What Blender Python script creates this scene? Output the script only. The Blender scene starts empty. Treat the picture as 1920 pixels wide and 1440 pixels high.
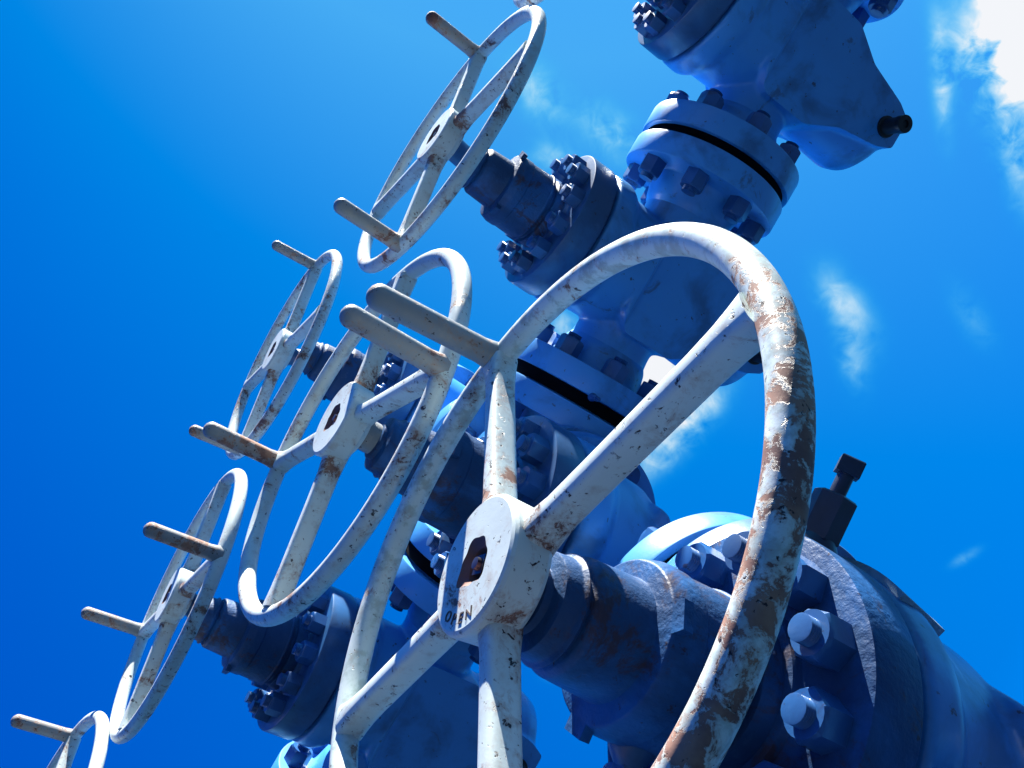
import bpy, bmesh, math, random
from mathutils import Vector, Matrix, noise
random.seed(7)
sc = bpy.context.scene
C = sc.collection
PI = math.pi
S = 0.30                      # metres per handwheel radius; shapes below are written in handwheel radii
CAM_Z = 1.6

# ------------------------------------------------------------------ camera
N_ = (0.8024, 0.4738, 0.3629); W_ = (0.3226, 0.1677, -0.9316); U_ = (0.5022, -0.8645, 0.0183)   # world X, -Z, -Y seen from the camera
def cam2world(v):
    return Vector((sum(a*b for a, b in zip(N_, v)), -sum(a*b for a, b in zip(U_, v)), -sum(a*b for a, b in zip(W_, v))))
FPX = 1598.0
cam = bpy.data.cameras.new('camera'); cam_o = bpy.data.objects.new('camera', cam); C.objects.link(cam_o)
r_ = cam2world((1, 0, 0)).normalized(); f_ = cam2world((0, 0, 1)).normalized()
u_ = r_.cross(f_).normalized(); r_ = f_.cross(u_).normalized()
m = Matrix.Identity(4)
for i in range(3):
    m[i][0] = r_[i]; m[i][1] = u_[i]; m[i][2] = -f_[i]
m[2][3] = CAM_Z
cam_o.matrix_world = m
cam.sensor_width = 36; cam.lens = 36*FPX/1920; cam.clip_start = 0.02; cam.clip_end = 3000
sc.camera = cam_o
def px_dir(x, y):
    return cam2world(((x-960)/FPX, (y-720)/FPX, 1)).normalized()

# ------------------------------------------------------------------ light
SUN = Vector((-0.24, -0.61, 0.756)).normalized()
ld = bpy.data.lights.new('sun', 'SUN'); ld.energy = 5.0; ld.angle = math.radians(0.5); ld.color = (1, 0.96, 0.87)
lo = bpy.data.objects.new('sun', ld); C.objects.link(lo)
lo.rotation_euler = SUN.to_track_quat('Z', 'Y').to_euler(); lo.location = (0, -8, 12)
sc.view_settings.view_transform = 'Standard'; sc.view_settings.look = 'None'
EXPO = 1.85
sc.view_settings.exposure = EXPO; sc.view_settings.gamma = 1

wd = bpy.data.worlds.new('World'); sc.world = wd; wd.use_nodes = True
nt = wd.node_tree; nt.nodes.clear()
def nd(t, typ, **kw):
    n = t.nodes.new(typ)
    for k, v in kw.items():
        if k.startswith('i_'): n.inputs[k[2:]].default_value = v
        else: setattr(n, k, v)
    return n
def mth(t, op, a, b=None, clamp=False):
    n = t.nodes.new('ShaderNodeMath'); n.operation = op; n.use_clamp = clamp
    for i, v in enumerate((a, b)):
        if v is None: continue
        if hasattr(v, 'is_linked'): t.links.new(v, n.inputs[i])
        else: n.inputs[i].default_value = v
    return n.outputs[0]
sky = nd(nt, 'ShaderNodeTexSky', sky_type='NISHITA', sun_disc=False)
sky.sun_elevation = math.asin(SUN.z); sky.sun_rotation = math.atan2(SUN.x, SUN.y)
sky.air_density = 1.0; sky.dust_density = 0.3; sky.ozone_density = 3.0
hsv = nd(nt, 'ShaderNodeHueSaturation'); hsv.inputs['Saturation'].default_value = 1.45; hsv.inputs['Hue'].default_value = 0.497
hsv.inputs['Value'].default_value = 1.0
nt.links.new(sky.outputs[0], hsv.inputs['Color'])
tc = nd(nt, 'ShaderNodeTexCoord'); DIR = tc.outputs['Generated']
nz = nd(nt, 'ShaderNodeTexNoise'); nz.inputs['Scale'].default_value = 13; nz.inputs['Detail'].default_value = 8; nz.inputs['Roughness'].default_value = 0.56
nz.inputs['Distortion'].default_value = 0.5
nt.links.new(DIR, nz.inputs['Vector'])
nz2 = nd(nt, 'ShaderNodeTexNoise'); nz2.inputs['Scale'].default_value = 42; nz2.inputs['Detail'].default_value = 4; nz2.inputs['Roughness'].default_value = 0.52
nz2.inputs['Distortion'].default_value = 0.8
nt.links.new(DIR, nz2.inputs['Vector'])
# clouds: (pixel centre used once to get a compass bearing on the sky, length, width, axis angle, density)
CL = [(1950, 20, 75, 70, 60, 3.6), (1935, 130, 62, 44, 80, 1.9), (1895, 240, 75, 28, 65, 0.7), (1908, 330, 55, 18, 80, 0.4), (1765, 140, 75, 14, 85, 0.8), (1815, 110, 60, 26, 75, 0.6),
      (1585, 580, 66, 30, 60, 0.52), (1600, 680, 45, 22, 80, 0.36), (1260, 820, 95, 32, -45, 0.75), (1320, 760, 50, 25, -40, 0.35), (1225, 700, 60, 40, -40, 2.2), (1010, 175, 60, 32, 50, 0.5),
      (1145, 250, 65, 34, 40, 0.5), (1035, 290, 40, 25, 0, 0.35), (1060, 620, 40, 25, 60, 0.6), (1820, 590, 50, 20, 60, 0.22), (1810, 1045, 22, 8, -30, 0.35),
      (1040, 1265, 25, 12, 0, 0.2)]
total = None
for (cx, cy, L, Wd, ang, dens) in CL:
    d0 = px_dir(cx, cy); a = math.radians(ang)
    ax = (px_dir(cx+10*math.cos(a), cy+10*math.sin(a))-d0).normalized()
    ay = d0.cross(ax).normalized()
    sub = nd(nt, 'ShaderNodeVectorMath', operation='SUBTRACT'); nt.links.new(DIR, sub.inputs[0]); sub.inputs[1].default_value = d0
    comps = []
    for v, h in ((ax, L), (ay, Wd), (d0, 400)):
        dp = nd(nt, 'ShaderNodeVectorMath', operation='DOT_PRODUCT'); nt.links.new(sub.outputs[0], dp.inputs[0]); dp.inputs[1].default_value = v*(FPX/h)
        comps.append(mth(nt, 'POWER', mth(nt, 'ABSOLUTE', dp.outputs['Value']), 2.0))
    q = mth(nt, 'ADD', mth(nt, 'ADD', comps[0], comps[1]), comps[2])
    g = mth(nt, 'MULTIPLY', mth(nt, 'POWER', 2.718, mth(nt, 'MULTIPLY', q, -1.1)), dens)
    total = g if total is None else mth(nt, 'ADD', total, g)
mixn = mth(nt, 'ADD', mth(nt, 'MULTIPLY', nz.outputs['Fac'], 0.65), mth(nt, 'MULTIPLY', nz2.outputs['Fac'], 0.35))
# wispy: density * sharpened noise
wis = mth(nt, 'MULTIPLY', mth(nt, 'SUBTRACT', mixn, 0.36), 5.5, clamp=False)
cloud = mth(nt, 'MULTIPLY', total, mth(nt, 'MAXIMUM', wis, 0.0))
cloud = mth(nt, 'ADD', cloud, mth(nt, 'MULTIPLY', mth(nt, 'MAXIMUM', mth(nt, 'SUBTRACT', total, 1.9), 0.0), 0.45))
cloud = mth(nt, 'MINIMUM', cloud, 1.0)
# deep polarised blue: the Nishita colour graded by angle from the sun and by height
sep = nd(nt, 'ShaderNodeSeparateColor'); nt.links.new(hsv.outputs[0], sep.inputs[0])
dps = nd(nt, 'ShaderNodeVectorMath', operation='DOT_PRODUCT'); nt.links.new(DIR, dps.inputs[0]); dps.inputs[1].default_value = SUN
c2 = mth(nt, 'POWER', mth(nt, 'MAXIMUM', dps.outputs['Value'], 0.0), 2.0)
sxyz = nd(nt, 'ShaderNodeSeparateXYZ'); nt.links.new(DIR, sxyz.inputs[0]); up = mth(nt, 'MAXIMUM', sxyz.outputs[2], 0.58)
lowf = nd(nt, 'ShaderNodeMapRange'); lowf.inputs['From Min'].default_value = 0.0; lowf.inputs['From Max'].default_value = 0.58; lowf.inputs['To Min'].default_value = 1.25; nt.links.new(sxyz.outputs[2], lowf.inputs['Value'])
KE = 2.0**(1.0-EXPO)
def lin(c_, terms):
    out = None
    for a, k in terms:
        tt = mth(nt, 'MULTIPLY', a, k); out = tt if out is None else mth(nt, 'ADD', out, tt)
    return mth(nt, 'ADD', out, c_)
c1 = mth(nt, 'MAXIMUM', dps.outputs['Value'], 0.0)
eg = lin(1.13-2.63-0.13+math.log(KE), ((c2, 1.30), (c1, -0.287), (up, 1.352), (sxyz.outputs[0], 1.107)))
eb = lin(0.379-0.753-0.05+math.log(KE), ((c2, -0.147), (c1, -0.097), (up, 0.904), (sxyz.outputs[0], 0.326)))
gg = mth(nt, 'MULTIPLY', sep.outputs[1], mth(nt, 'POWER', 2.71828, eg))
bb = mth(nt, 'MULTIPLY', sep.outputs[2], mth(nt, 'POWER', 2.71828, eb))
gg = mth(nt, 'MULTIPLY', mth(nt, 'MINIMUM', gg, 2.05*KE), lowf.outputs[0]); bb = mth(nt, 'MULTIPLY', mth(nt, 'MINIMUM', bb, 4.75*KE), lowf.outputs[0])
rr_ = mth(nt, 'MINIMUM', mth(nt, 'MULTIPLY', mth(nt, 'MAXIMUM', mth(nt, 'SUBTRACT', gg, 1.2*KE), 0.0), 0.36), 0.32*KE)
cmb = nd(nt, 'ShaderNodeCombineColor'); nt.links.new(rr_, cmb.inputs[0]); nt.links.new(gg, cmb.inputs[1]); nt.links.new(bb, cmb.inputs[2])
mix = nd(nt, 'ShaderNodeMix', data_type='RGBA'); nt.links.new(cloud, mix.inputs['Factor'])
nt.links.new(cmb.outputs[0], mix.inputs[6]); mix.inputs[7].default_value = (0.0, 4.6*KE, 4.8*KE, 1)
fin = nd(nt, 'ShaderNodeSeparateColor'); nt.links.new(mix.outputs[2], fin.inputs[0])
cr = mth(nt, 'ADD', fin.outputs[0], mth(nt, 'MULTIPLY', mth(nt, 'POWER', cloud, 1.7), 4.5*KE))
fin2 = nd(nt, 'ShaderNodeCombineColor'); nt.links.new(cr, fin2.inputs[0]); nt.links.new(fin.outputs[1], fin2.inputs[1]); nt.links.new(fin.outputs[2], fin2.inputs[2])
bg = nd(nt, 'ShaderNodeBackground'); bg.inputs['Strength'].default_value = 0.10
nt.links.new(fin2.outputs[0], bg.inputs['Color'])
ow = nd(nt, 'ShaderNodeOutputWorld'); nt.links.new(bg.outputs[0], ow.inputs['Surface'])

# ------------------------------------------------------------------ materials
def newmat(name):
    mt = bpy.data.materials.new(name); mt.use_nodes = True
    t = mt.node_tree; b = t.nodes['Principled BSDF']
    return mt, t, b
def objcoord(t, rnd=True):
    tcn = t.nodes.new('ShaderNodeTexCoord')
    if not rnd: return tcn.outputs['Object']
    oi = t.nodes.new('ShaderNodeObjectInfo')
    mm = mth(t, 'MULTIPLY', oi.outputs['Random'], 17.0)
    va = t.nodes.new('ShaderNodeVectorMath'); va.operation = 'ADD'
    t.links.new(tcn.outputs['Object'], va.inputs[0]); t.links.new(mm, va.inputs[1])
    return va.outputs[0]
def noise_n(t, co, scale, detail=4, rough=0.55, dist=0.0):
    n = t.nodes.new('ShaderNodeTexNoise'); n.inputs['Scale'].default_value = scale; n.inputs['Detail'].default_value = detail
    n.inputs['Roughness'].default_value = rough; n.inputs['Distortion'].default_value = dist
    t.links.new(co, n.inputs['Vector']); return n.outputs['Fac']
def ramp(t, fac, lo, hi):
    n = t.nodes.new('ShaderNodeMapRange'); n.interpolation_type = 'SMOOTHSTEP'
    n.inputs['From Min'].default_value = lo; n.inputs['From Max'].default_value = hi
    t.links.new(fac, n.inputs['Value']); return n.outputs[0]
def mixc(t, fac, a, b):
    n = t.nodes.new('ShaderNodeMix'); n.data_type = 'RGBA'
    t.links.new(fac, n.inputs['Factor'])
    for i, v in ((6, a), (7, b)):
        if hasattr(v, 'is_linked'): t.links.new(v, n.inputs[i])
        else: n.inputs[i].default_value = (*v, 1)
    return n.outputs[2]
def bump(t, b, h, strength, dist):
    n = t.nodes.new('ShaderNodeBump'); n.inputs['Strength'].default_value = strength; n.inputs['Distance'].default_value = dist
    t.links.new(h, n.inputs['Height']); t.links.new(n.outputs[0], b.inputs['Normal'])
def white_paint(name, rust=0.56, chips=0.66, base=(0.64, 0.74, 0.73), grad=0.0, big_s=13, hubrust=0.0):
    """worn off-white enamel: fine rust speckle, larger flaked patches, dull stains; grad: more rust towards one side of the wheel"""
    mt, t, b = newmat(name); co = objcoord(t)
    n1 = noise_n(t, co, big_s, 9, 0.70, 0.5); n2 = noise_n(t, co, 130, 5, 0.65, 0.4); n3 = noise_n(t, co, 5, 3); n4 = noise_n(t, co, 45, 5, 0.65)
    n5 = noise_n(t, co, 75, 8, 0.75, 1.2); n6 = noise_n(t, co, 28, 4, 0.6)
    thr = rust
    f = mth(t, 'ADD', n1, mth(t, 'MULTIPLY', mth(t, 'SUBTRACT', n5, 0.5), 0.45))
    if grad:
        tcn = t.nodes.new('ShaderNodeTexCoord'); sx = t.nodes.new('ShaderNodeSeparateXYZ'); t.links.new(tcn.outputs['Object'], sx.inputs[0])
        f = mth(t, 'ADD', f, mth(t, 'MULTIPLY', ramp(t, mth(t, 'ADD', sx.outputs[2], mth(t, 'MULTIPLY', sx.outputs[1], -0.3)), -0.05, 0.22), grad))
    if hubrust:
        tcn = t.nodes.new('ShaderNodeTexCoord'); vl = t.nodes.new('ShaderNodeVectorMath'); vl.operation = 'LENGTH'; t.links.new(tcn.outputs['Object'], vl.inputs[0])
        f = mth(t, 'ADD', f, mth(t, 'MULTIPLY', ramp(t, mth(t, 'SUBTRACT', 0.0, vl.outputs['Value']), -0.13, -0.065), hubrust))
    col = mixc(t, ramp(t, n3, 0.35, 0.7), base, tuple(c*0.82 for c in base))
    if grad: col = mixc(t, ramp(t, n4, 0.45, 0.6), col, (0.42, 0.53, 0.51))
    col = mixc(t, mth(t, 'MULTIPLY', ramp(t, n4, 0.50, 0.72), 0.55), col, (0.40, 0.36, 0.31))
    col = mixc(t, mth(t, 'MULTIPLY', ramp(t, f, thr-0.09, thr+0.03), 0.6), col, (0.36, 0.26, 0.21))
    big = ramp(t, f, thr, thr+0.05)
    rc = mixc(t, ramp(t, n6, 0.35, 0.65), (0.15, 0.055, 0.045), (0.34, 0.17, 0.11))
    col = mixc(t, mth(t, 'MULTIPLY', big, 0.9), col, rc)
    ch = mth(t, 'MULTIPLY', ramp(t, n2, chips, chips+0.03), ramp(t, f, thr-0.20, thr-0.08))
    col = mixc(t, ch, col, (0.03, 0.02, 0.025))
    t.links.new(col, b.inputs['Base Color'])
    t.links.new(mth(t, 'ADD', mth(t, 'MULTIPLY', big, 0.35), 0.40), b.inputs['Roughness'])
    b.inputs['Specular IOR Level'].default_value = 0.4
    hh = mth(t, 'SUBTRACT', mth(t, 'MULTIPLY', n4, 0.35), mth(t, 'ADD', mth(t, 'MULTIPLY', big, 0.35), mth(t, 'MULTIPLY', ch, 0.6)))
    bump(t, b, hh, 0.6, 0.0014)
    return mt
def blue_paint(name, base=(0.065, 0.35, 0.80), grime=0.58, rough=0.36, dark=(0.02, 0.05, 0.12), lumps=0.0):
    mt, t, b = newmat(name); co = objcoord(t)
    n1 = noise_n(t, co, 7, 6, 0.62, 0.4); n2 = noise_n(t, co, 60, 5, 0.6); n3 = noise_n(t, co, 2.5, 3); n4 = noise_n(t, co, 140, 3)
    col = mixc(t, ramp(t, n3, 0.3, 0.7), base, tuple(min(1, c*0.8+0.01) for c in base))
    col = mixc(t, mth(t, 'MULTIPLY', ramp(t, n1, grime-0.1, grime+0.12), 0.6), col, dark)
    col = mixc(t, mth(t, 'MULTIPLY', ramp(t, n2, 0.66, 0.70), 0.8), col, (0.03, 0.02, 0.03))
    n5 = noise_n(t, co, 11, 9, 0.75, 0.8); n6 = noise_n(t, co, 26, 6, 0.7)
    col = mixc(t, mth(t, 'MULTIPLY', ramp(t, n5, 0.60-0.09*lumps, 0.68-0.06*lumps), 0.55+0.3*lumps), col, (0.05, 0.028, 0.03))
    col = mixc(t, mth(t, 'MULTIPLY', ramp(t, n6, 0.60, 0.74), 0.15), col, (0.16, 0.30, 0.50))
    t.links.new(col, b.inputs['Base Color'])
    t.links.new(mth(t, 'ADD', mth(t, 'MULTIPLY', n1, 0.35), rough-0.17), b.inputs['Roughness'])
    b.inputs['Specular IOR Level'].default_value = 0.55
    b.inputs['Coat Weight'].default_value = 0.15; b.inputs['Coat Roughness'].default_value = 0.3
    bump(t, b, mth(t, 'ADD', mth(t, 'MULTIPLY', n2, 0.5+lumps), mth(t, 'MULTIPLY', n4, 0.25+lumps*0.4)), 0.35+0.3*lumps, 0.0015+0.001*lumps)
    return mt
M_SP = white_paint('white_paint_spoke', 0.61, 0.61, hubrust=0.10)
M_HB = white_paint('white_paint_hub', 0.645, 0.615)
M_WH = white_paint('white_paint_worn', 0.598, 0.61)
M_WR = white_paint('white_paint_rusty', 0.612, 0.625, grad=0.125, big_s=40)
M_W4 = white_paint('white_paint_streaky', 0.57, 0.60)
M_HD = white_paint('handle_paint', 0.54, 0.62, (0.27, 0.30, 0.32))
M_BL = blue_paint('blue_paint')
M_BN = blue_paint('blue_nut_paint', (0.020, 0.115, 0.34), 0.56, 0.32)
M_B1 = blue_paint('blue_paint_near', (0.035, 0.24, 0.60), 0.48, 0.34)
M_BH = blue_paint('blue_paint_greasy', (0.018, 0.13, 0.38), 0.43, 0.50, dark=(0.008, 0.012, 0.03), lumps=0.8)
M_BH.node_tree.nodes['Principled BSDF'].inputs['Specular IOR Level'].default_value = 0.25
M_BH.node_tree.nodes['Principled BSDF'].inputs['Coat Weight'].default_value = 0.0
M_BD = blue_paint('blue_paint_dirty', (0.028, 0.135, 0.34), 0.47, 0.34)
def simple(name, col, rough=0.5, metal=0.0, sc_=40, var=0.4):
    mt, t, b = newmat(name); co = objcoord(t)
    n = noise_n(t, co, sc_, 5, 0.6)
    t.links.new(mixc(t, n, tuple(c*(1-var) for c in col), tuple(min(1, c*(1+var)) for c in col)), b.inputs['Base Color'])
    b.inputs['Roughness'].default_value = rough; b.inputs['Metallic'].default_value = metal
    bump(t, b, n, 0.3, 0.001)
    return mt
M_FT = simple('dark_blue_fitting', (0.012, 0.025, 0.06), 0.4, 0, 40, 0.5)
M_LT = simple('worn_lettering', (0.10, 0.075, 0.07), 0.8, 0, 300, 0.9)
M_PL = simple('plate_painted_sun', (0.22, 0.34, 0.42), 0.7, 0, 70, 0.5)  # pale tone paints grazing sunlight into the near valve's plate
M_BK = simple('black_iron', (0.012, 0.012, 0.016), 0.45)
M_RS = simple('rusty_iron', (0.20, 0.09, 0.07), 0.75, 0.0, 60, 0.6)
M_ST = simple('bare_steel', (0.10, 0.10, 0.13), 0.3, 0.8)
M_GR = simple('ground_blue_fill', (0.010, 0.024, 0.045), 0.95, 0, 6, 0.5)  # unseen ground, tinted blue to bounce blue fill onto the undersides
M_GR.node_tree.nodes['Principled BSDF'].inputs['Specular IOR Level'].default_value = 0.03

# ------------------------------------------------------------------ mesh helpers (shapes in handwheel radii)
def finish(name, bm, mat, parent=None, loc=None, mtx=None, smooth=38, link=True):
    me = bpy.data.meshes.new(name)
    bmesh.ops.recalc_face_normals(bm, faces=bm.faces[:])
    for v in bm.verts: v.co *= S
    bm.to_mesh(me); bm.free()
    me.materials.append(mat)
    me.shade_smooth(); me.set_sharp_from_angle(angle=math.radians(smooth))
    return mk(name, me, parent, mtx)
def mk(name, me, parent=None, mtx=None):
    o = bpy.data.objects.new(name, me); C.objects.link(o)
    if parent: o.parent = parent
    if mtx is not None:
        mm = mtx.copy(); mm.translation = mm.translation*S; o.matrix_local = mm
    return o
def lathe(bm, prof, seg=64, M=None, closed=False):
    """profile [(x, r)] turned about the X axis"""
    rings = []
    for x, r in prof:
        if r < 1e-6:
            rings.append([bm.verts.new((x, 0, 0))])
        else:
            rings.append([bm.verts.new((x, r*math.cos(2*PI*k/seg), r*math.sin(2*PI*k/seg))) for k in range(seg)])
    new = [v for r in rings for v in r]
    pairs = list(zip(rings, rings[1:]))
    if closed: pairs.append((rings[-1], rings[0]))
    for a, b in pairs:
        if len(a) == 1 and len(b) == 1: continue
        for k in range(seg):
            k2 = (k+1) % seg
            if len(a) == 1: bm.faces.new((a[0], b[k2], b[k]))
            elif len(b) == 1: bm.faces.new((a[k], a[k2], b[0]))
            else: bm.faces.new((a[k], a[k2], b[k2], b[k]))
    if M is not None:
        for v in new: v.co = M @ v.co
    return new
def bev(prof_pts, b=0.012):
    """chamfer the corners of an (x, r) profile"""
    out = [prof_pts[0]]
    for i in range(1, len(prof_pts)-1):
        p = Vector(prof_pts[i]); a = Vector(prof_pts[i-1]); c = Vector(prof_pts[i+1])
        da = (a-p); dc = (c-p); la = da.length; lc = dc.length
        k = min(b, la*0.4, lc*0.4)
        if k < 1e-4: out.append(tuple(p)); continue
        p1 = p+da.normalized()*k; p2 = p+dc.normalized()*k
        mid = (p1+p2)/2*0.5+p*0.5
        out += [tuple(p1), tuple(mid), tuple(p2)]
    out.append(prof_pts[-1]); return out
def box(bm, lo, hi, M=None):
    vs = [bm.verts.new((x, y, z)) for x in (lo[0], hi[0]) for y in (lo[1], hi[1]) for z in (lo[2], hi[2])]
    for f in ((0, 1, 3, 2), (4, 6, 7, 5), (0, 4, 5, 1), (2, 3, 7, 6), (0, 2, 6, 4), (1, 5, 7, 3)): bm.faces.new([vs[i] for i in f])
    if M is not None:
        for v in vs: v.co = M @ v.co
    return vs
def ngon_prism(bm, n, r, x0, x1, M=None, ch=0.0, rot=0.0):
    """prism along X with a chamfered crown"""
    rings = []
    for x, q in ((x0, r), (x1-ch, r), (x1, r-ch*1.3)) if ch else ((x0, r), (x1, r)):
        rings.append([bm.verts.new((x, q*math.cos(rot+2*PI*k/n), q*math.sin(rot+2*PI*k/n))) for k in range(n)])
    for a, b in zip(rings, rings[1:]):
        for k in range(n): bm.faces.new((a[k], a[(k+1) % n], b[(k+1) % n], b[k]))
    bm.faces.new(rings[0][::-1]); bm.faces.new(rings[-1])
    new = [v for r_ in rings for v in r_]
    if M is not None:
        for v in new: v.co = M @ v.co
    return new
ROTZ2X = Matrix.Rotation(PI/2, 4, 'Y')       # x axis -> -z
X2Z = Matrix.Rotation(-PI/2, 4, 'Y')         # x axis -> +z
def nut_bm(w=0.078, h=0.105, stud=0.042, sh=0.04):
    """hex nut with a rounded crown and the stud end standing out, along +X from x=0"""
    bm = bmesh.new()
    rings = []
    for x, q, rd in ((0, w, 0), (h*0.80, w, 0), (h*0.90, w*0.97, .35), (h, w*0.86, 1)):
        ring = []
        for k in range(24):
            a = 2*PI*k/24
            am = (a+PI/6) % (PI/3)-PI/6
            hexr = w*math.cos(PI/6)/math.cos(am)
            rr = hexr*(1-rd)+min(hexr, q)*rd
            ring.append(bm.verts.new((x, rr*math.cos(a), rr*math.sin(a))))
        rings.append(ring)
    for a, b in zip(rings, rings[1:]):
        for k in range(24): bm.faces.new((a[k], a[(k+1) % 24], b[(k+1) % 24], b[k]))
    bm.faces.new(rings[0][::-1]); bm.faces.new(rings[-1])
    th = [(h-0.01, 0), (h-0.01, stud)]
    nth = max(3, int(sh/0.009))
    for q in range(nth):
        x = h+sh*q/nth; th += [(x, stud), (x+sh/nth*0.5, stud*0.9)]
    th += [(h+sh*0.97, stud), (h+sh, stud*0.85), (h+sh, 0)]
    lathe(bm, th, 20)
    return bm
def eval_mesh(ob, name):
    dg = bpy.context.evaluated_depsgraph_get(); dg.update()
    me = bpy.data.meshes.new_from_object(ob.evaluated_get(dg)); me.name = name; return me

# ---- shared meshes
_bm = nut_bm(); _o = finish('nut', _bm, M_BN, smooth=28); NUT = _o.data; bpy.data.objects.remove(_o)
_bm = nut_bm(0.095, 0.13, 0.055, 0.035); _o = finish('nut', _bm, M_BN, smooth=28); NUT2 = _o.data; bpy.data.objects.remove(_o)

BR = 0.55       # bonnet radius
def bonnet_mesh():
    bm = bmesh.new()
    prof = bev([(-1.00, 0.0), (-1.00, 0.30), (-0.97, 0.31), (-0.97, BR), (-0.765, BR), (-0.765, BR-0.05), (-0.735, BR-0.05), (-0.735, 0)], 0.014)
    lathe(bm, prof, 96)
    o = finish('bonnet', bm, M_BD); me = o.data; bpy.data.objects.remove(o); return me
def housing_mesh():
    bm = bmesh.new()
    prof = [(-1.74, 0), (-1.74, 0.10), (-1.715, 0.10), (-1.71, 0.150), (-1.655, 0.155), (-1.645, 0.172), (-1.625, 0.150), (-1.62, 0.165), (-1.60, 0.180), (-1.42, 0.190), (-1.415, 0.250),
            (-1.36, 0.268), (-1.30, 0.268), (-1.295, 0.262), (-1.13, 0.268), (-1.125, 0.276), (-1.11, 0.276), (-1.105, 0.235), (-1.075, 0.235), (-1.07, 0.262), (-1.01, 0.27), (-0.99, 0.27)]
    lathe(bm, bev(prof, 0.007), 72)
    for a in (0.35, 0.35+PI*0.66, 0.35+PI*1.33):          # wrench tabs on the packing nut
        M = Matrix.Rotation(a, 4, 'X') @ Matrix.Translation((0, 0, 0.235))
        vs = box(bm, (-1.415, -0.045, 0), (-1.380, 0.045, 0.055), M)
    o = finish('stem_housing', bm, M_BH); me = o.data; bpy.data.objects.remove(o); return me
def body_mesh():
    bm = bmesh.new()
    lathe(bm, [(-0.735, 0), (-0.735, 0.548), (-0.60, 0.552), (-0.56, 0.535), (-0.50, 0.49), (-0.2, 0.475), (0.2, 0.43), (0.42, 0.385), (0.62, 0.395), (0.92, 0.40), (1.02, 0.36), (1.09, 0.26), (1.11, 0)], 72)
    lathe(bm, [(-0.98, 0), (-0.98, 0.36), (-0.75, 0.34), (-0.52, 0.315), (0.52, 0.315), (0.75, 0.34), (0.98, 0.36), (0.98, 0)], 56, X2Z)
    poly = [(-0.243, 0.33), (-0.12, 0.455), (0.30, 0.445), (0.58, 0.285), (0.96, 0.20), (1.10, 0.13)]
    poly = poly+[(x, -z) for x, z in reversed(poly)]
    va = [bm.verts.new((x, -0.437, z)) for x, z in poly]; vb = [bm.verts.new((x, 0.437, z)) for x, z in poly]
    bm.faces.new(va); bm.faces.new(vb[::-1])
    for k in range(len(poly)): bm.faces.new((va[k], vb[k], vb[(k+1) % len(poly)], va[(k+1) % len(poly)]))
    bmesh.ops.recalc_face_normals(bm, faces=bm.faces[:])
    me = bpy.data.meshes.new('tmp'); bm.to_mesh(me); bm.free()
    base = bpy.data.objects.new('tmp', me); C.objects.link(base)
    md = base.modifiers.new('r', 'REMESH'); md.mode = 'VOXEL'; md.voxel_size = 0.016; md.use_smooth_shade = True
    me = eval_mesh(base, 'body'); bpy.data.objects.remove(base)
    for v in me.vertices:                      # machined flats on the two sides
        lim = 0.375+max(0.0, (-0.17-v.co.x)*2.2)
        if abs(v.co.y) > lim: v.co.y = math.copysign(lim, v.co.y)
    o2 = bpy.data.objects.new('tmp', me); C.objects.link(o2)
    md = o2.modifiers.new('s', 'SMOOTH'); md.factor = 0.5; md.iterations = 8
    m2 = eval_mesh(o2, 'body'); bpy.data.objects.remove(o2)
    for v in m2.vertices: v.co *= S
    m2.materials.clear(); m2.materials.append(M_BL); m2.shade_smooth()
    return m2
FR = 0.637
def flange_mesh():
    """flange disc whose face is at z=0 and which extends to -z; shared by both ends of a valve"""
    bm = bmesh.new()
    prof = bev([(-0.016, 0.30), (-0.001, 0.30), (-0.001, 0.54), (-0.046, 0.55), (-0.046, FR), (-0.235, FR), (-0.235, 0.40), (-0.30, 0.375), (-0.42, 0.345), (-0.5, 0.30)], 0.016)
    lathe(bm, prof, 112, X2Z)
    o = finish('flange', bm, M_BL); me = o.data; bpy.data.objects.remove(o); return me
def gasket_mesh():
    bm = bmesh.new()
    lathe(bm, bev([(-0.0455, 0), (-0.0455, 0.595), (0.0455, 0.595), (0.0455, 0)], 0.006), 96, X2Z)
    o = finish('gasket', bm, M_GK); me = o.data; bpy.data.objects.remove(o); return me
M_GK = simple('black_rubber', (0.004, 0.004, 0.006), 0.95)
M_GK.node_tree.nodes['Principled BSDF'].inputs['Specular IOR Level'].default_value = 0.05
GASKET = gasket_mesh()
BONNET = bonnet_mesh(); HOUSING = housing_mesh(); BODY = body_mesh(); FLANGE = flange_mesh()

def empty(name, label, cat, mtx, group=None):
    o = bpy.data.objects.new(name, None); C.objects.link(o); o.empty_display_size = 0.1
    o.matrix_world = mtx; o['label'] = label; o['category'] = cat
    if group: o['group'] = group
    return o
def add_flange(parent, zc, up, nn=8, ph=0.2, mesh=None):
    """a flange with its mating face at local z=zc, facing +z when up else -z"""
    M = Matrix.Translation((0, 0, zc)) @ (Matrix.Identity(4) if up else Matrix.Rotation(PI, 4, 'X'))
    fl = mk('flange', mesh or FLANGE, parent, M)
    for k in range(nn):
        a = ph+2*PI*k/nn
        Mn = Matrix.Translation((0.505*math.cos(a), 0.505*math.sin(a), -0.235)) @ Matrix.Rotation(a, 4, 'Z') @ ROTZ2X
        mk('nut', NUT2, fl, Mn)
    return fl

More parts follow.
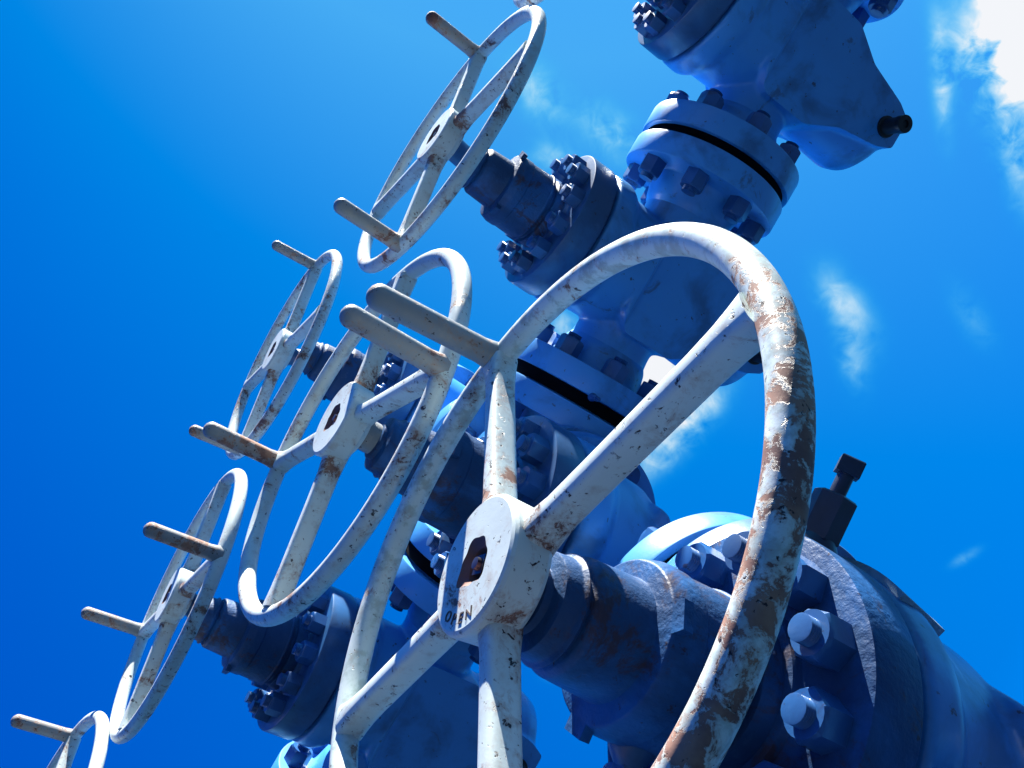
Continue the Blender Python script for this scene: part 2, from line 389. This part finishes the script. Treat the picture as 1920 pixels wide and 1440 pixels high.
# ---- handwheel in its own frame: x along the stem, y = u, z = w
def tube_loop(bm, pts, nrm_fn, r, seg=18):
    n = len(pts); rings = []
    for i, p in enumerate(pts):
        t = (pts[(i+1) % n]-pts[i-1]).normalized(); X = Vector((1, 0, 0)); Bn = t.cross(X).normalized()
        rings.append([bm.verts.new(p+X*(r*math.cos(2*PI*k/seg))+Bn*(r*math.sin(2*PI*k/seg))) for k in range(seg)])
    for i in range(n):
        a, b = rings[i], rings[(i+1) % n]
        for k in range(seg): bm.faces.new((a[k], a[(k+1) % seg], b[(k+1) % seg], b[k]))
def loft(bm, secs, seg=20):
    rings = []
    for c, ex, ey, p in secs:
        ring = []
        for k in range(seg):
            a = 2*PI*k/seg; ca, sa = math.cos(a), math.sin(a)
            ring.append(bm.verts.new(c+ex*(abs(ca)**p*(1 if ca >= 0 else -1))+ey*(abs(sa)**p*(1 if sa >= 0 else -1))))
        rings.append(ring)
    for a, b in zip(rings, rings[1:]):
        for k in range(seg): bm.faces.new((a[k], a[(k+1) % seg], b[(k+1) % seg], b[k]))
    bm.faces.new(rings[0][::-1]); bm.faces.new(rings[-1])
def rim_r(th, hm):
    return 1+hm[0]*math.cos(th)+hm[1]*math.sin(th)+hm[2]*math.cos(2*th)+hm[3]*math.sin(2*th)
TR = 0.0468
def handwheel(valve, mtx_world, ang, hm=(0, 0, 0, 0), hl=0.45, m_rim=None, m_sp=None, m_hd=None, seg=128, text=False, tr=TR, hub_x=0.0):
    m_rim = m_rim or M_WH; m_sp = m_sp or M_SP; m_hd = m_hd or M_HD
    X = Vector((1, 0, 0))
    def P(th, k=1.0, x=0.0): return Vector((x, math.sin(th), math.cos(th)))*1.0*Vector((1,)).x if False else Vector((x, k*rim_r(th, hm)*math.sin(th), k*rim_r(th, hm)*math.cos(th)))
    bm = bmesh.new()
    tube_loop(bm, [P(2*PI*i/seg) for i in range(seg)], None, tr, 24)
    loc = valve.matrix_world.inverted() @ mtx_world
    rim = finish('handwheel', bm, m_rim, valve, smooth=60)
    rim.matrix_local = loc
    # hub with a square hole
    bm = bmesh.new(); sg = 96
    def sq(th, d):
        a = th+0.25
        v = d*0.82/((abs(math.cos(a))**1.5+abs(math.sin(a))**1.5)**(1/1.5))
        return v*(1+(0.10*math.sin(3*th+1)+0.05*math.sin(7*th+2) if d > 0.07 else 0))
    rings = []
    for (x, kind, d) in ((-0.04, 's', .056), (-0.04, 's', .060), (-0.070, 's', .0695), (-0.09, 's', .100), (-0.09, 'c', .197), (-0.084, 'c', .206), (-0.074, 'c', .211), (0.030, 'c', .207), (0.046, 'c', .195), (0.052, 'c', .14), (0.075, 'c', .13), (0.075, 'c', .07), (-0.04, 's', .0561)):
        rings.append([bm.verts.new((x+hub_x, (sq(2*PI*k/sg, d) if kind == 's' else d)*math.sin(2*PI*k/sg), (sq(2*PI*k/sg, d) if kind == 's' else d)*math.cos(2*PI*k/sg))) for k in range(sg)])
    for a, b in zip(rings, rings[1:]):
        for k in range(sg): bm.faces.new((a[k], a[(k+1) % sg], b[(k+1) % sg], b[k]))
    me_hub = bm
    hub = finish('hub', me_hub, M_HB, rim, smooth=22)
    hub.data.materials.append(M_RS)
    for p in hub.data.polygons:
        c = p.center/S
        if -0.0895 < c.x-hub_x < -0.0 and math.hypot(c.y, c.z) < 0.095 and abs(p.normal.x) < 0.999: p.material_index = 1
    # end of the stem seen inside the hole
    bm = bmesh.new(); ngon_prism(bm, 4, 0.040, -0.03+hub_x, -0.072+hub_x, rot=0.25); lathe(bm, [(-0.04+hub_x, 0), (-0.06+hub_x, 0.022), (-0.085+hub_x, 0.018), (-0.088+hub_x, 0)], 20)
    finish('stem_end', bm, M_ST, hub)
    for k in range(4):
        th = ang+k*PI/2; bm = bmesh.new(); d = Vector((0, math.sin(th), math.cos(th))); tn = X.cross(d)
        R = rim_r(th, hm); secs = []
        for q in (0.12, 0.17, 0.21, 0.28, 0.45, 0.65, 0.80, 0.88, 0.93, 0.97):
            fl = max(0, (q-0.82)/0.15); fh = max(0, (0.30-q)/0.12)
            rr = q*R
            secs.append((d*rr+X*hub_x*(1-q), X*(0.051+0.003*fl+0.010*fh), tn*(0.037+0.026*fl**2+0.014*fh*fh), 0.58))
        loft(bm, secs, 32)
        finish('spoke', bm, m_sp, rim, smooth=60)
    for k in (0, 2):
        th = ang+k*PI/2; bm = bmesh.new(); c = P(th)
        d = Vector((0, math.sin(th), math.cos(th))); tn = X.cross(d)
        secs = [(c-X*0.0, d*0.050, tn*0.056, .95), (c-X*0.035, d*0.052, tn*0.060, .95), (c-X*0.060, d*0.051, tn*0.054, .97)]
        L = hl+0.06
        for q in (0.09, 0.16, 0.25, 0.32, L-0.05):
            secs.append((c-X*q, d*0.050, tn*0.050, 1))
        for e in (0.3, 0.6, 0.85, 0.98):
            secs.append((c-X*(L-0.05+0.045*e), d*0.050*math.sqrt(max(0.02, 1-e*e)), tn*0.050*math.sqrt(max(0.02, 1-e*e)), 1))
        loft(bm, secs)
        h = finish('handle', bm, m_hd, rim, smooth=60)
    if text:
        cu = bpy.data.curves.new('t', 'FONT')
        for i, chh in enumerate('OPEN'):
            cu = bpy.data.curves.new('t', 'FONT'); cu.body = chh; cu.size = 0.046; cu.extrude = 0.0025; cu.align_x = 'CENTER'; cu.align_y = 'CENTER'; cu.resolution_u = 3
            o = bpy.data.objects.new('t', cu); C.objects.link(o)
            me = eval_mesh(o, 'lettering'); bpy.data.objects.remove(o)
            if i == 0: bmt = bmesh.new()
            a = text + (i-1.5)*0.26
            rad = Vector((0, math.sin(a), math.cos(a))); 
            up = -rad; rt = up.cross(-X).normalized()*1.0
            M = Matrix.Identity(4)
            for j in range(3): M[j][0] = rt[j]; M[j][1] = up[j]; M[j][2] = -X[j]; M[j][3] = rad[j]*0.165-0.0905*X[j]+hub_x*X[j]
            b2 = bmesh.new(); b2.from_mesh(me); b2.transform(M); tmpm = bpy.data.meshes.new('x'); b2.to_mesh(tmpm); b2.free(); bmt.from_mesh(tmpm); bpy.data.meshes.remove(tmpm)
        finish('lettering', bmt, M_LT, hub)
    return rim

def valve(name, label, w, u, wing, mtx_wheel=None, L=(1.05, 1.05), nph=0.1, **kw):
    """w, u: place along the tree (down) and the wing line; a wing valve has its bore level"""
    base = Matrix.Translation((2.91*S, -u*S, CAM_Z-w*S))
    if wing: base = base @ Matrix.Rotation(PI/2, 4, 'X')
    t = empty(name, label, 'gate valve', base, 'gate valves bolted together on the tree')
    bpy.context.view_layer.update()
    mk('body', BODY, t); bo = mk('bonnet', BONNET, t); mk('stem_housing', HOUSING, t)
    for k in range(12):
        a = nph+2*PI*k/12
        mk('nut', NUT, bo, Matrix.Translation((-0.968, 0.425*math.cos(a), 0.425*math.sin(a))) @ Matrix.Rotation(a, 4, 'X') @ Matrix.Rotation(PI, 4, 'Z'))
    add_flange(t, L[0], True); add_flange(t, -L[1], False)
    return t
def wheel_matrix(n, w, u, tu, tw):
    """pose of a wheel: x = stem axis, y = B (u), z = A (w)"""
    nn = Vector((1, -tu, -tw)).normalized()
    A = Vector((0, 0, -1)); A = (A-nn*A.dot(nn)).normalized(); B = A.cross(nn).normalized()
    if B.y > 0: B = -B
    M = Matrix.Identity(4)
    pos = Vector(((1.01+n)*S, -u*S, CAM_Z-w*S))
    for j in range(3): M[j][0] = nn[j]; M[j][1] = B[j]; M[j][2] = A[j]; M[j][3] = pos[j]
    return M
WH = {  # n, w, u, tilt u, tilt w, spoke angle, rim wobble, handle length
 1: ((0.0974, -2.1784, -0.4379), (0.0578, 0.0149), 2.5625, (0.0014, 0.0697, 0.0053, 0.0321), 0.505),
 2: ((0.0066, -4.3291, -0.5251), (0.0036, -0.0419), 0.5228, (0.0062, -0.0124, -0.0109, 0.0074), 0.447),
 3: ((-0.0502, -5.862, 1.3105), (-0.0195, -0.0304), 2.1914, (0.0141, 0.0021, -0.0034, 0.0028), 0.425),
 4: ((-0.013, -7.9192, -0.6671), (0.0442, -0.0413), 2.1297, (0.0094, 0.0087, -0.0019, 0.0022), 0.41),
 5: ((0.0448, -6.3532, -2.4719), (0.0504, -0.0066), 0.7075, (-0.0107, 0.0006, 0.0181, 0.0161), 0.46),
 6: ((0.0331, -6.057, -4.4808), (0.0042, -0.0515), 2.6968, (0, 0, 0, 0), 0.43),
 7: ((0.0, -5.95, 3.52), (0.0, -0.03), 0.1, (0, 0, 0, 0), 0.43),
}
VALVES = {
 1: ('blue gate valve nearest the camera, whose big rust-blotched white handwheel fills the foreground', -2.10, -0.45, False, (1.12, 1.05)),
 2: ('blue gate valve just behind the foreground one, its mid-sized handwheel overlapping the big rim', -4.30, -0.53, False, (1.05, 1.05)),
 3: ('blue gate valve between two black-banded flange joints, its narrow white handwheel at top centre', -6.05, 1.32, True, (1.05, 1.05)),
 4: ('farthest blue gate valve, its small streaky rusted handwheel left of the middle wheel', -7.90, -0.57, False, (1.05, 1.05)),
 5: ('blue gate valve at lower left with a bright-rimmed white handwheel rusted along its bottom', -6.05, -2.42, True, (1.05, 1.05)),
 6: ('gate valve in the bottom left corner, only the top of its white handwheel showing', -6.05, -4.50, True, (1.05, 1.05)),
 7: ('topmost blue gate valve with a flat pale side face, its handwheel out of the picture', -6.05, 3.40, True, (1.05, 1.05)),
}
VO = {}
for i, (lab, w, u, wing, L) in VALVES.items():
    v = valve('gate_valve', lab, w, u, wing, L=L, nph={1: 0.22}.get(i, 0.1+i*0.2))
    VO[i] = v
    (n, ww, uu), (tu, tw), ang, hm, hl = WH[i]
    big = i == 1
    handwheel(v, wheel_matrix(n, ww, uu, tu, tw), ang, hm, hl, seg=220 if big else 128,
              m_rim={1: M_WR, 4: M_W4}.get(i, M_WH), text=(-1.05 if big else False))
    # plain stem between the wheel's hub and the packing nut
    bm = bmesh.new()
    a = v.matrix_world.inverted() @ wheel_matrix(n, ww, uu, tu, tw).translation / S
    x0, x1 = a.x+0.05, -1.60; c0 = Vector((x0, a.y, a.z)); c1 = Vector((x1, 0, 0))
    loft(bm, [(c0, Vector((0, 0.085, 0)), Vector((0, 0, 0.085)), 1), (c0*0.5+c1*0.5, Vector((0, 0.085, 0)), Vector((0, 0, 0.085)), 1), (c1, Vector((0, 0.10, 0)), Vector((0, 0, 0.10)), 1)])
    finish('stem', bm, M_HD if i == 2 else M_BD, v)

for k, zs in {7: (1.05,), 3: (1.04, -1.05), 5: (1.07, -1.045), 2: (1.05, -1.055), 4: (-1.05,)}.items():
    for z in zs: mk('gasket', GASKET, VO[k], Matrix.Translation((0, 0, z)))
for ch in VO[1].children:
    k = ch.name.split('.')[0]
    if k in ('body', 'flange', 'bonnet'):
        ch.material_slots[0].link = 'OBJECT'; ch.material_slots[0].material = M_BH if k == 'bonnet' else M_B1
# ---- grease fittings
def fitting(parent, pos, direction, s=1.0, mat=None):
    bm = bmesh.new()
    d = Vector(direction).normalized(); q = Vector((1, 0, 0)).rotation_difference(d).to_matrix().to_4x4()
    M = Matrix.Translation(pos) @ q @ Matrix.Scale(s, 4)
    lathe(bm, [(-0.06, 0), (-0.06, 0.11), (0.0, 0.10), (0.06, 0.06), (0.06, 0)], 24, M)
    ngon_prism(bm, 6, 0.068, 0.055, 0.20, M, 0.006)
    lathe(bm, [(0.19, 0), (0.19, 0.026), (0.275, 0.026), (0.275, 0)], 18, M)
    ngon_prism(bm, 4, 0.052, 0.27, 0.325, M, 0.004)
    return finish('grease_fitting', bm, mat or M_BK, parent, smooth=30)
fitting(VO[1], (-0.83, -0.51, 0.12), (0, -1, 0.10), 1.08, M_FT)
fitting(VO[2], (-1.52, 0.17, -0.02), (0, 1, 0.0), 0.42, M_BD)
fitting(VO[1], (-1.24, 0.25, -0.10), (0.1, 1, -0.45), 0.7, M_BD)
fitting(VO[3], (-0.20, -0.60, -1.0), (0, -1, 0), 0.32, M_BN)
def side_plug(parent, pos):
    bm = bmesh.new()
    M = Matrix.Translation(pos) @ Matrix.Rotation(-PI/2, 4, 'Z')
    lathe(bm, bev([(-0.03, 0), (-0.03, 0.085), (0.02, 0.085), (0.02, 0.062), (0.15, 0.062), (0.15, 0.07), (0.21, 0.07), (0.21, 0.03), (0.19, 0.03), (0.19, 0)], 0.006), 28, M)
    return finish('plug', bm, M_BK, parent, smooth=30)
for k in (3, 5, 6, 7): side_plug(VO[k], (0.95, -0.375, -0.03))

# ---- raised plate on the nearest valve body
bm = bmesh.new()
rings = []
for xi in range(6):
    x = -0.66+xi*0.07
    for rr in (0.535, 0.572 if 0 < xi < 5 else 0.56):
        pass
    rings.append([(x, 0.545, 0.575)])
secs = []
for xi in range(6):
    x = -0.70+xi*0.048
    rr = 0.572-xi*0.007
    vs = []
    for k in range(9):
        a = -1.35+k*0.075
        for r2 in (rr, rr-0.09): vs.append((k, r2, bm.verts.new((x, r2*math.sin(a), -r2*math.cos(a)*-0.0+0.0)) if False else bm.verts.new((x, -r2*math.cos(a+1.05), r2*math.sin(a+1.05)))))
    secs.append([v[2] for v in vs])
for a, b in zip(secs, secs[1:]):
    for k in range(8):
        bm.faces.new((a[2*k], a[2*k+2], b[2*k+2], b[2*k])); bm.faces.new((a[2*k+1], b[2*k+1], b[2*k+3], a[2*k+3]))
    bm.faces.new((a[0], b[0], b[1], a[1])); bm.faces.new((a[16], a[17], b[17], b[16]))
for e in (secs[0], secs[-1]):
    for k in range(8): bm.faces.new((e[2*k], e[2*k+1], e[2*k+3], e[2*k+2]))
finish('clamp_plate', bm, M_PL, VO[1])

# ---- the cross in the middle of the tree
t = empty('pipe_cross', 'blue four-way cross block that joins the middle, far, upper and lower valves', 'pipe cross', Matrix.Translation((2.91*S, 0.53*S, CAM_Z+6.05*S)))
bpy.context.view_layer.update()
bm = bmesh.new()
lathe(bm, [(-0.46, 0), (-0.46, 0.33), (-0.42, 0.37), (0.42, 0.37), (0.46, 0.33), (0.46, 0)], 48)
lathe(bm, [(-0.7, 0), (-0.7, 0.36), (-0.45, 0.36), (-0.35, 0.40), (0.35, 0.40), (0.45, 0.36), (0.7, 0.36), (0.7, 0)], 56, X2Z)
lathe(bm, [(-0.7, 0), (-0.7, 0.361), (-0.45, 0.361), (-0.35, 0.401), (0.35, 0.401), (0.45, 0.361), (0.7, 0.361), (0.7, 0)], 56, Matrix.Rotation(PI/2, 4, 'Z'))
finish('body', bm, M_BL, t)
for ax, s, d in (('z', 1, 0.80), ('z', -1, 0.70), ('y', 1, 0.81), ('y', -1, 0.79)):
    R = {('z', 1): Matrix.Identity(4), ('z', -1): Matrix.Rotation(PI, 4, 'X'), ('y', 1): Matrix.Rotation(-PI/2, 4, 'X'), ('y', -1): Matrix.Rotation(PI/2, 4, 'X')}[(ax, s)]
    M = R @ Matrix.Translation((0, 0, d))
    fl = mk('flange', FLANGE, t, M)
    for k in range(8):
        a = 0.2+2*PI*k/8
        mk('nut', NUT2, fl, Matrix.Translation((0.505*math.cos(a), 0.505*math.sin(a), -0.235)) @ Matrix.Rotation(a, 4, 'Z') @ ROTZ2X)

# ---- what the tree stands on and leads to (below and beyond the frame)
def spool(name, label, cat, p0, p1, fl0=True, fl1=False, r=0.33):
    """straight flanged pipe between two points given as (x, y, z) in metres"""
    p0 = Vector(p0); p1 = Vector(p1); d = (p1-p0); Ln = d.length/S
    q = Vector((0, 0, 1)).rotation_difference(d.normalized()).to_matrix().to_4x4()
    t = empty(name, label, cat, Matrix.Translation(p0) @ q); bpy.context.view_layer.update()
    bm = bmesh.new(); lathe(bm, [(0.1, 0), (0.1, r), (Ln-0.1, r), (Ln-0.1, 0)], 48, X2Z); finish('pipe', bm, M_BL, t)
    if fl0: add_flange(t, 0.0, False)
    if fl1: add_flange(t, Ln, True)
    return t
X0 = 2.91*S
spool('wellhead_spool', 'blue flanged spool under the nearest valve, standing on the ground', 'pipe spool', (X0, 0.49*S, CAM_Z+1.07*S-0.003), (X0, 0.49*S, -0.1), True, False, 0.42)
def flow_line(label, y0, sgn, z):
    """flanged pipe that runs on along Y, bends down and goes into the ground (lengths in handwheel radii)"""
    R = Matrix.Rotation(-sgn*PI/2, 4, 'X')                        # local z -> world sgn*Y
    t = empty('flow_line', label, 'pipe', Matrix.Translation((X0, y0*S, z)) @ R); bpy.context.view_layer.update()
    bm = bmesh.new(); r = 0.33; L = 3.6; B = 0.9; H = z/S+0.3
    down = Vector((0, sgn, 0))                                     # world -Z seen in the local frame
    ctr = [(Vector((0, 0, 0.1)), Vector((0, 0, 1))), (Vector((0, 0, L)), Vector((0, 0, 1)))]
    for k in range(1, 13):
        a = k/12*PI/2
        ctr.append((Vector((0, 0, L+B*math.sin(a)))+down*(B*(1-math.cos(a))), Vector((0, 0, math.cos(a)))+down*math.sin(a)))
    ctr.append((Vector((0, 0, L+B))+down*H, down))
    loft(bm, [(c, Vector((r, 0, 0)), tg.normalized().cross(Vector((1, 0, 0)))*r, 1) for c, tg in ctr], 40)
    finish('pipe', bm, M_BL, t)
    add_flange(t, 0.0, False)
flow_line('blue flanged pipe leading on from the topmost valve and bending to the ground', -4.45, -1, CAM_Z+6.05*S)
flow_line('blue flanged pipe leading on from the lowest corner valve and bending to the ground', 5.55, 1, CAM_Z+6.05*S)
t = empty('end_cap', 'blue domed cap bolted on the far end of the valve stack', 'end cap', Matrix.Translation((X0, 0.57*S, CAM_Z+8.955*S))); bpy.context.view_layer.update()
bm = bmesh.new(); lathe(bm, [(0.2, 0.36), (0.35, 0.34), (0.5, 0.24), (0.55, 0)], 48, X2Z); finish('dome', bm, M_BL, t)
add_flange(t, 0.0, False)

# ---- ground
bm = bmesh.new()
vs = [bm.verts.new((x, y, 0)) for x, y in ((-2500, -2500), (2500, -2500), (2500, 2500), (-2500, 2500))]; bm.faces.new(vs)
g = finish('ground', bm, M_GR); g['kind'] = 'structure'
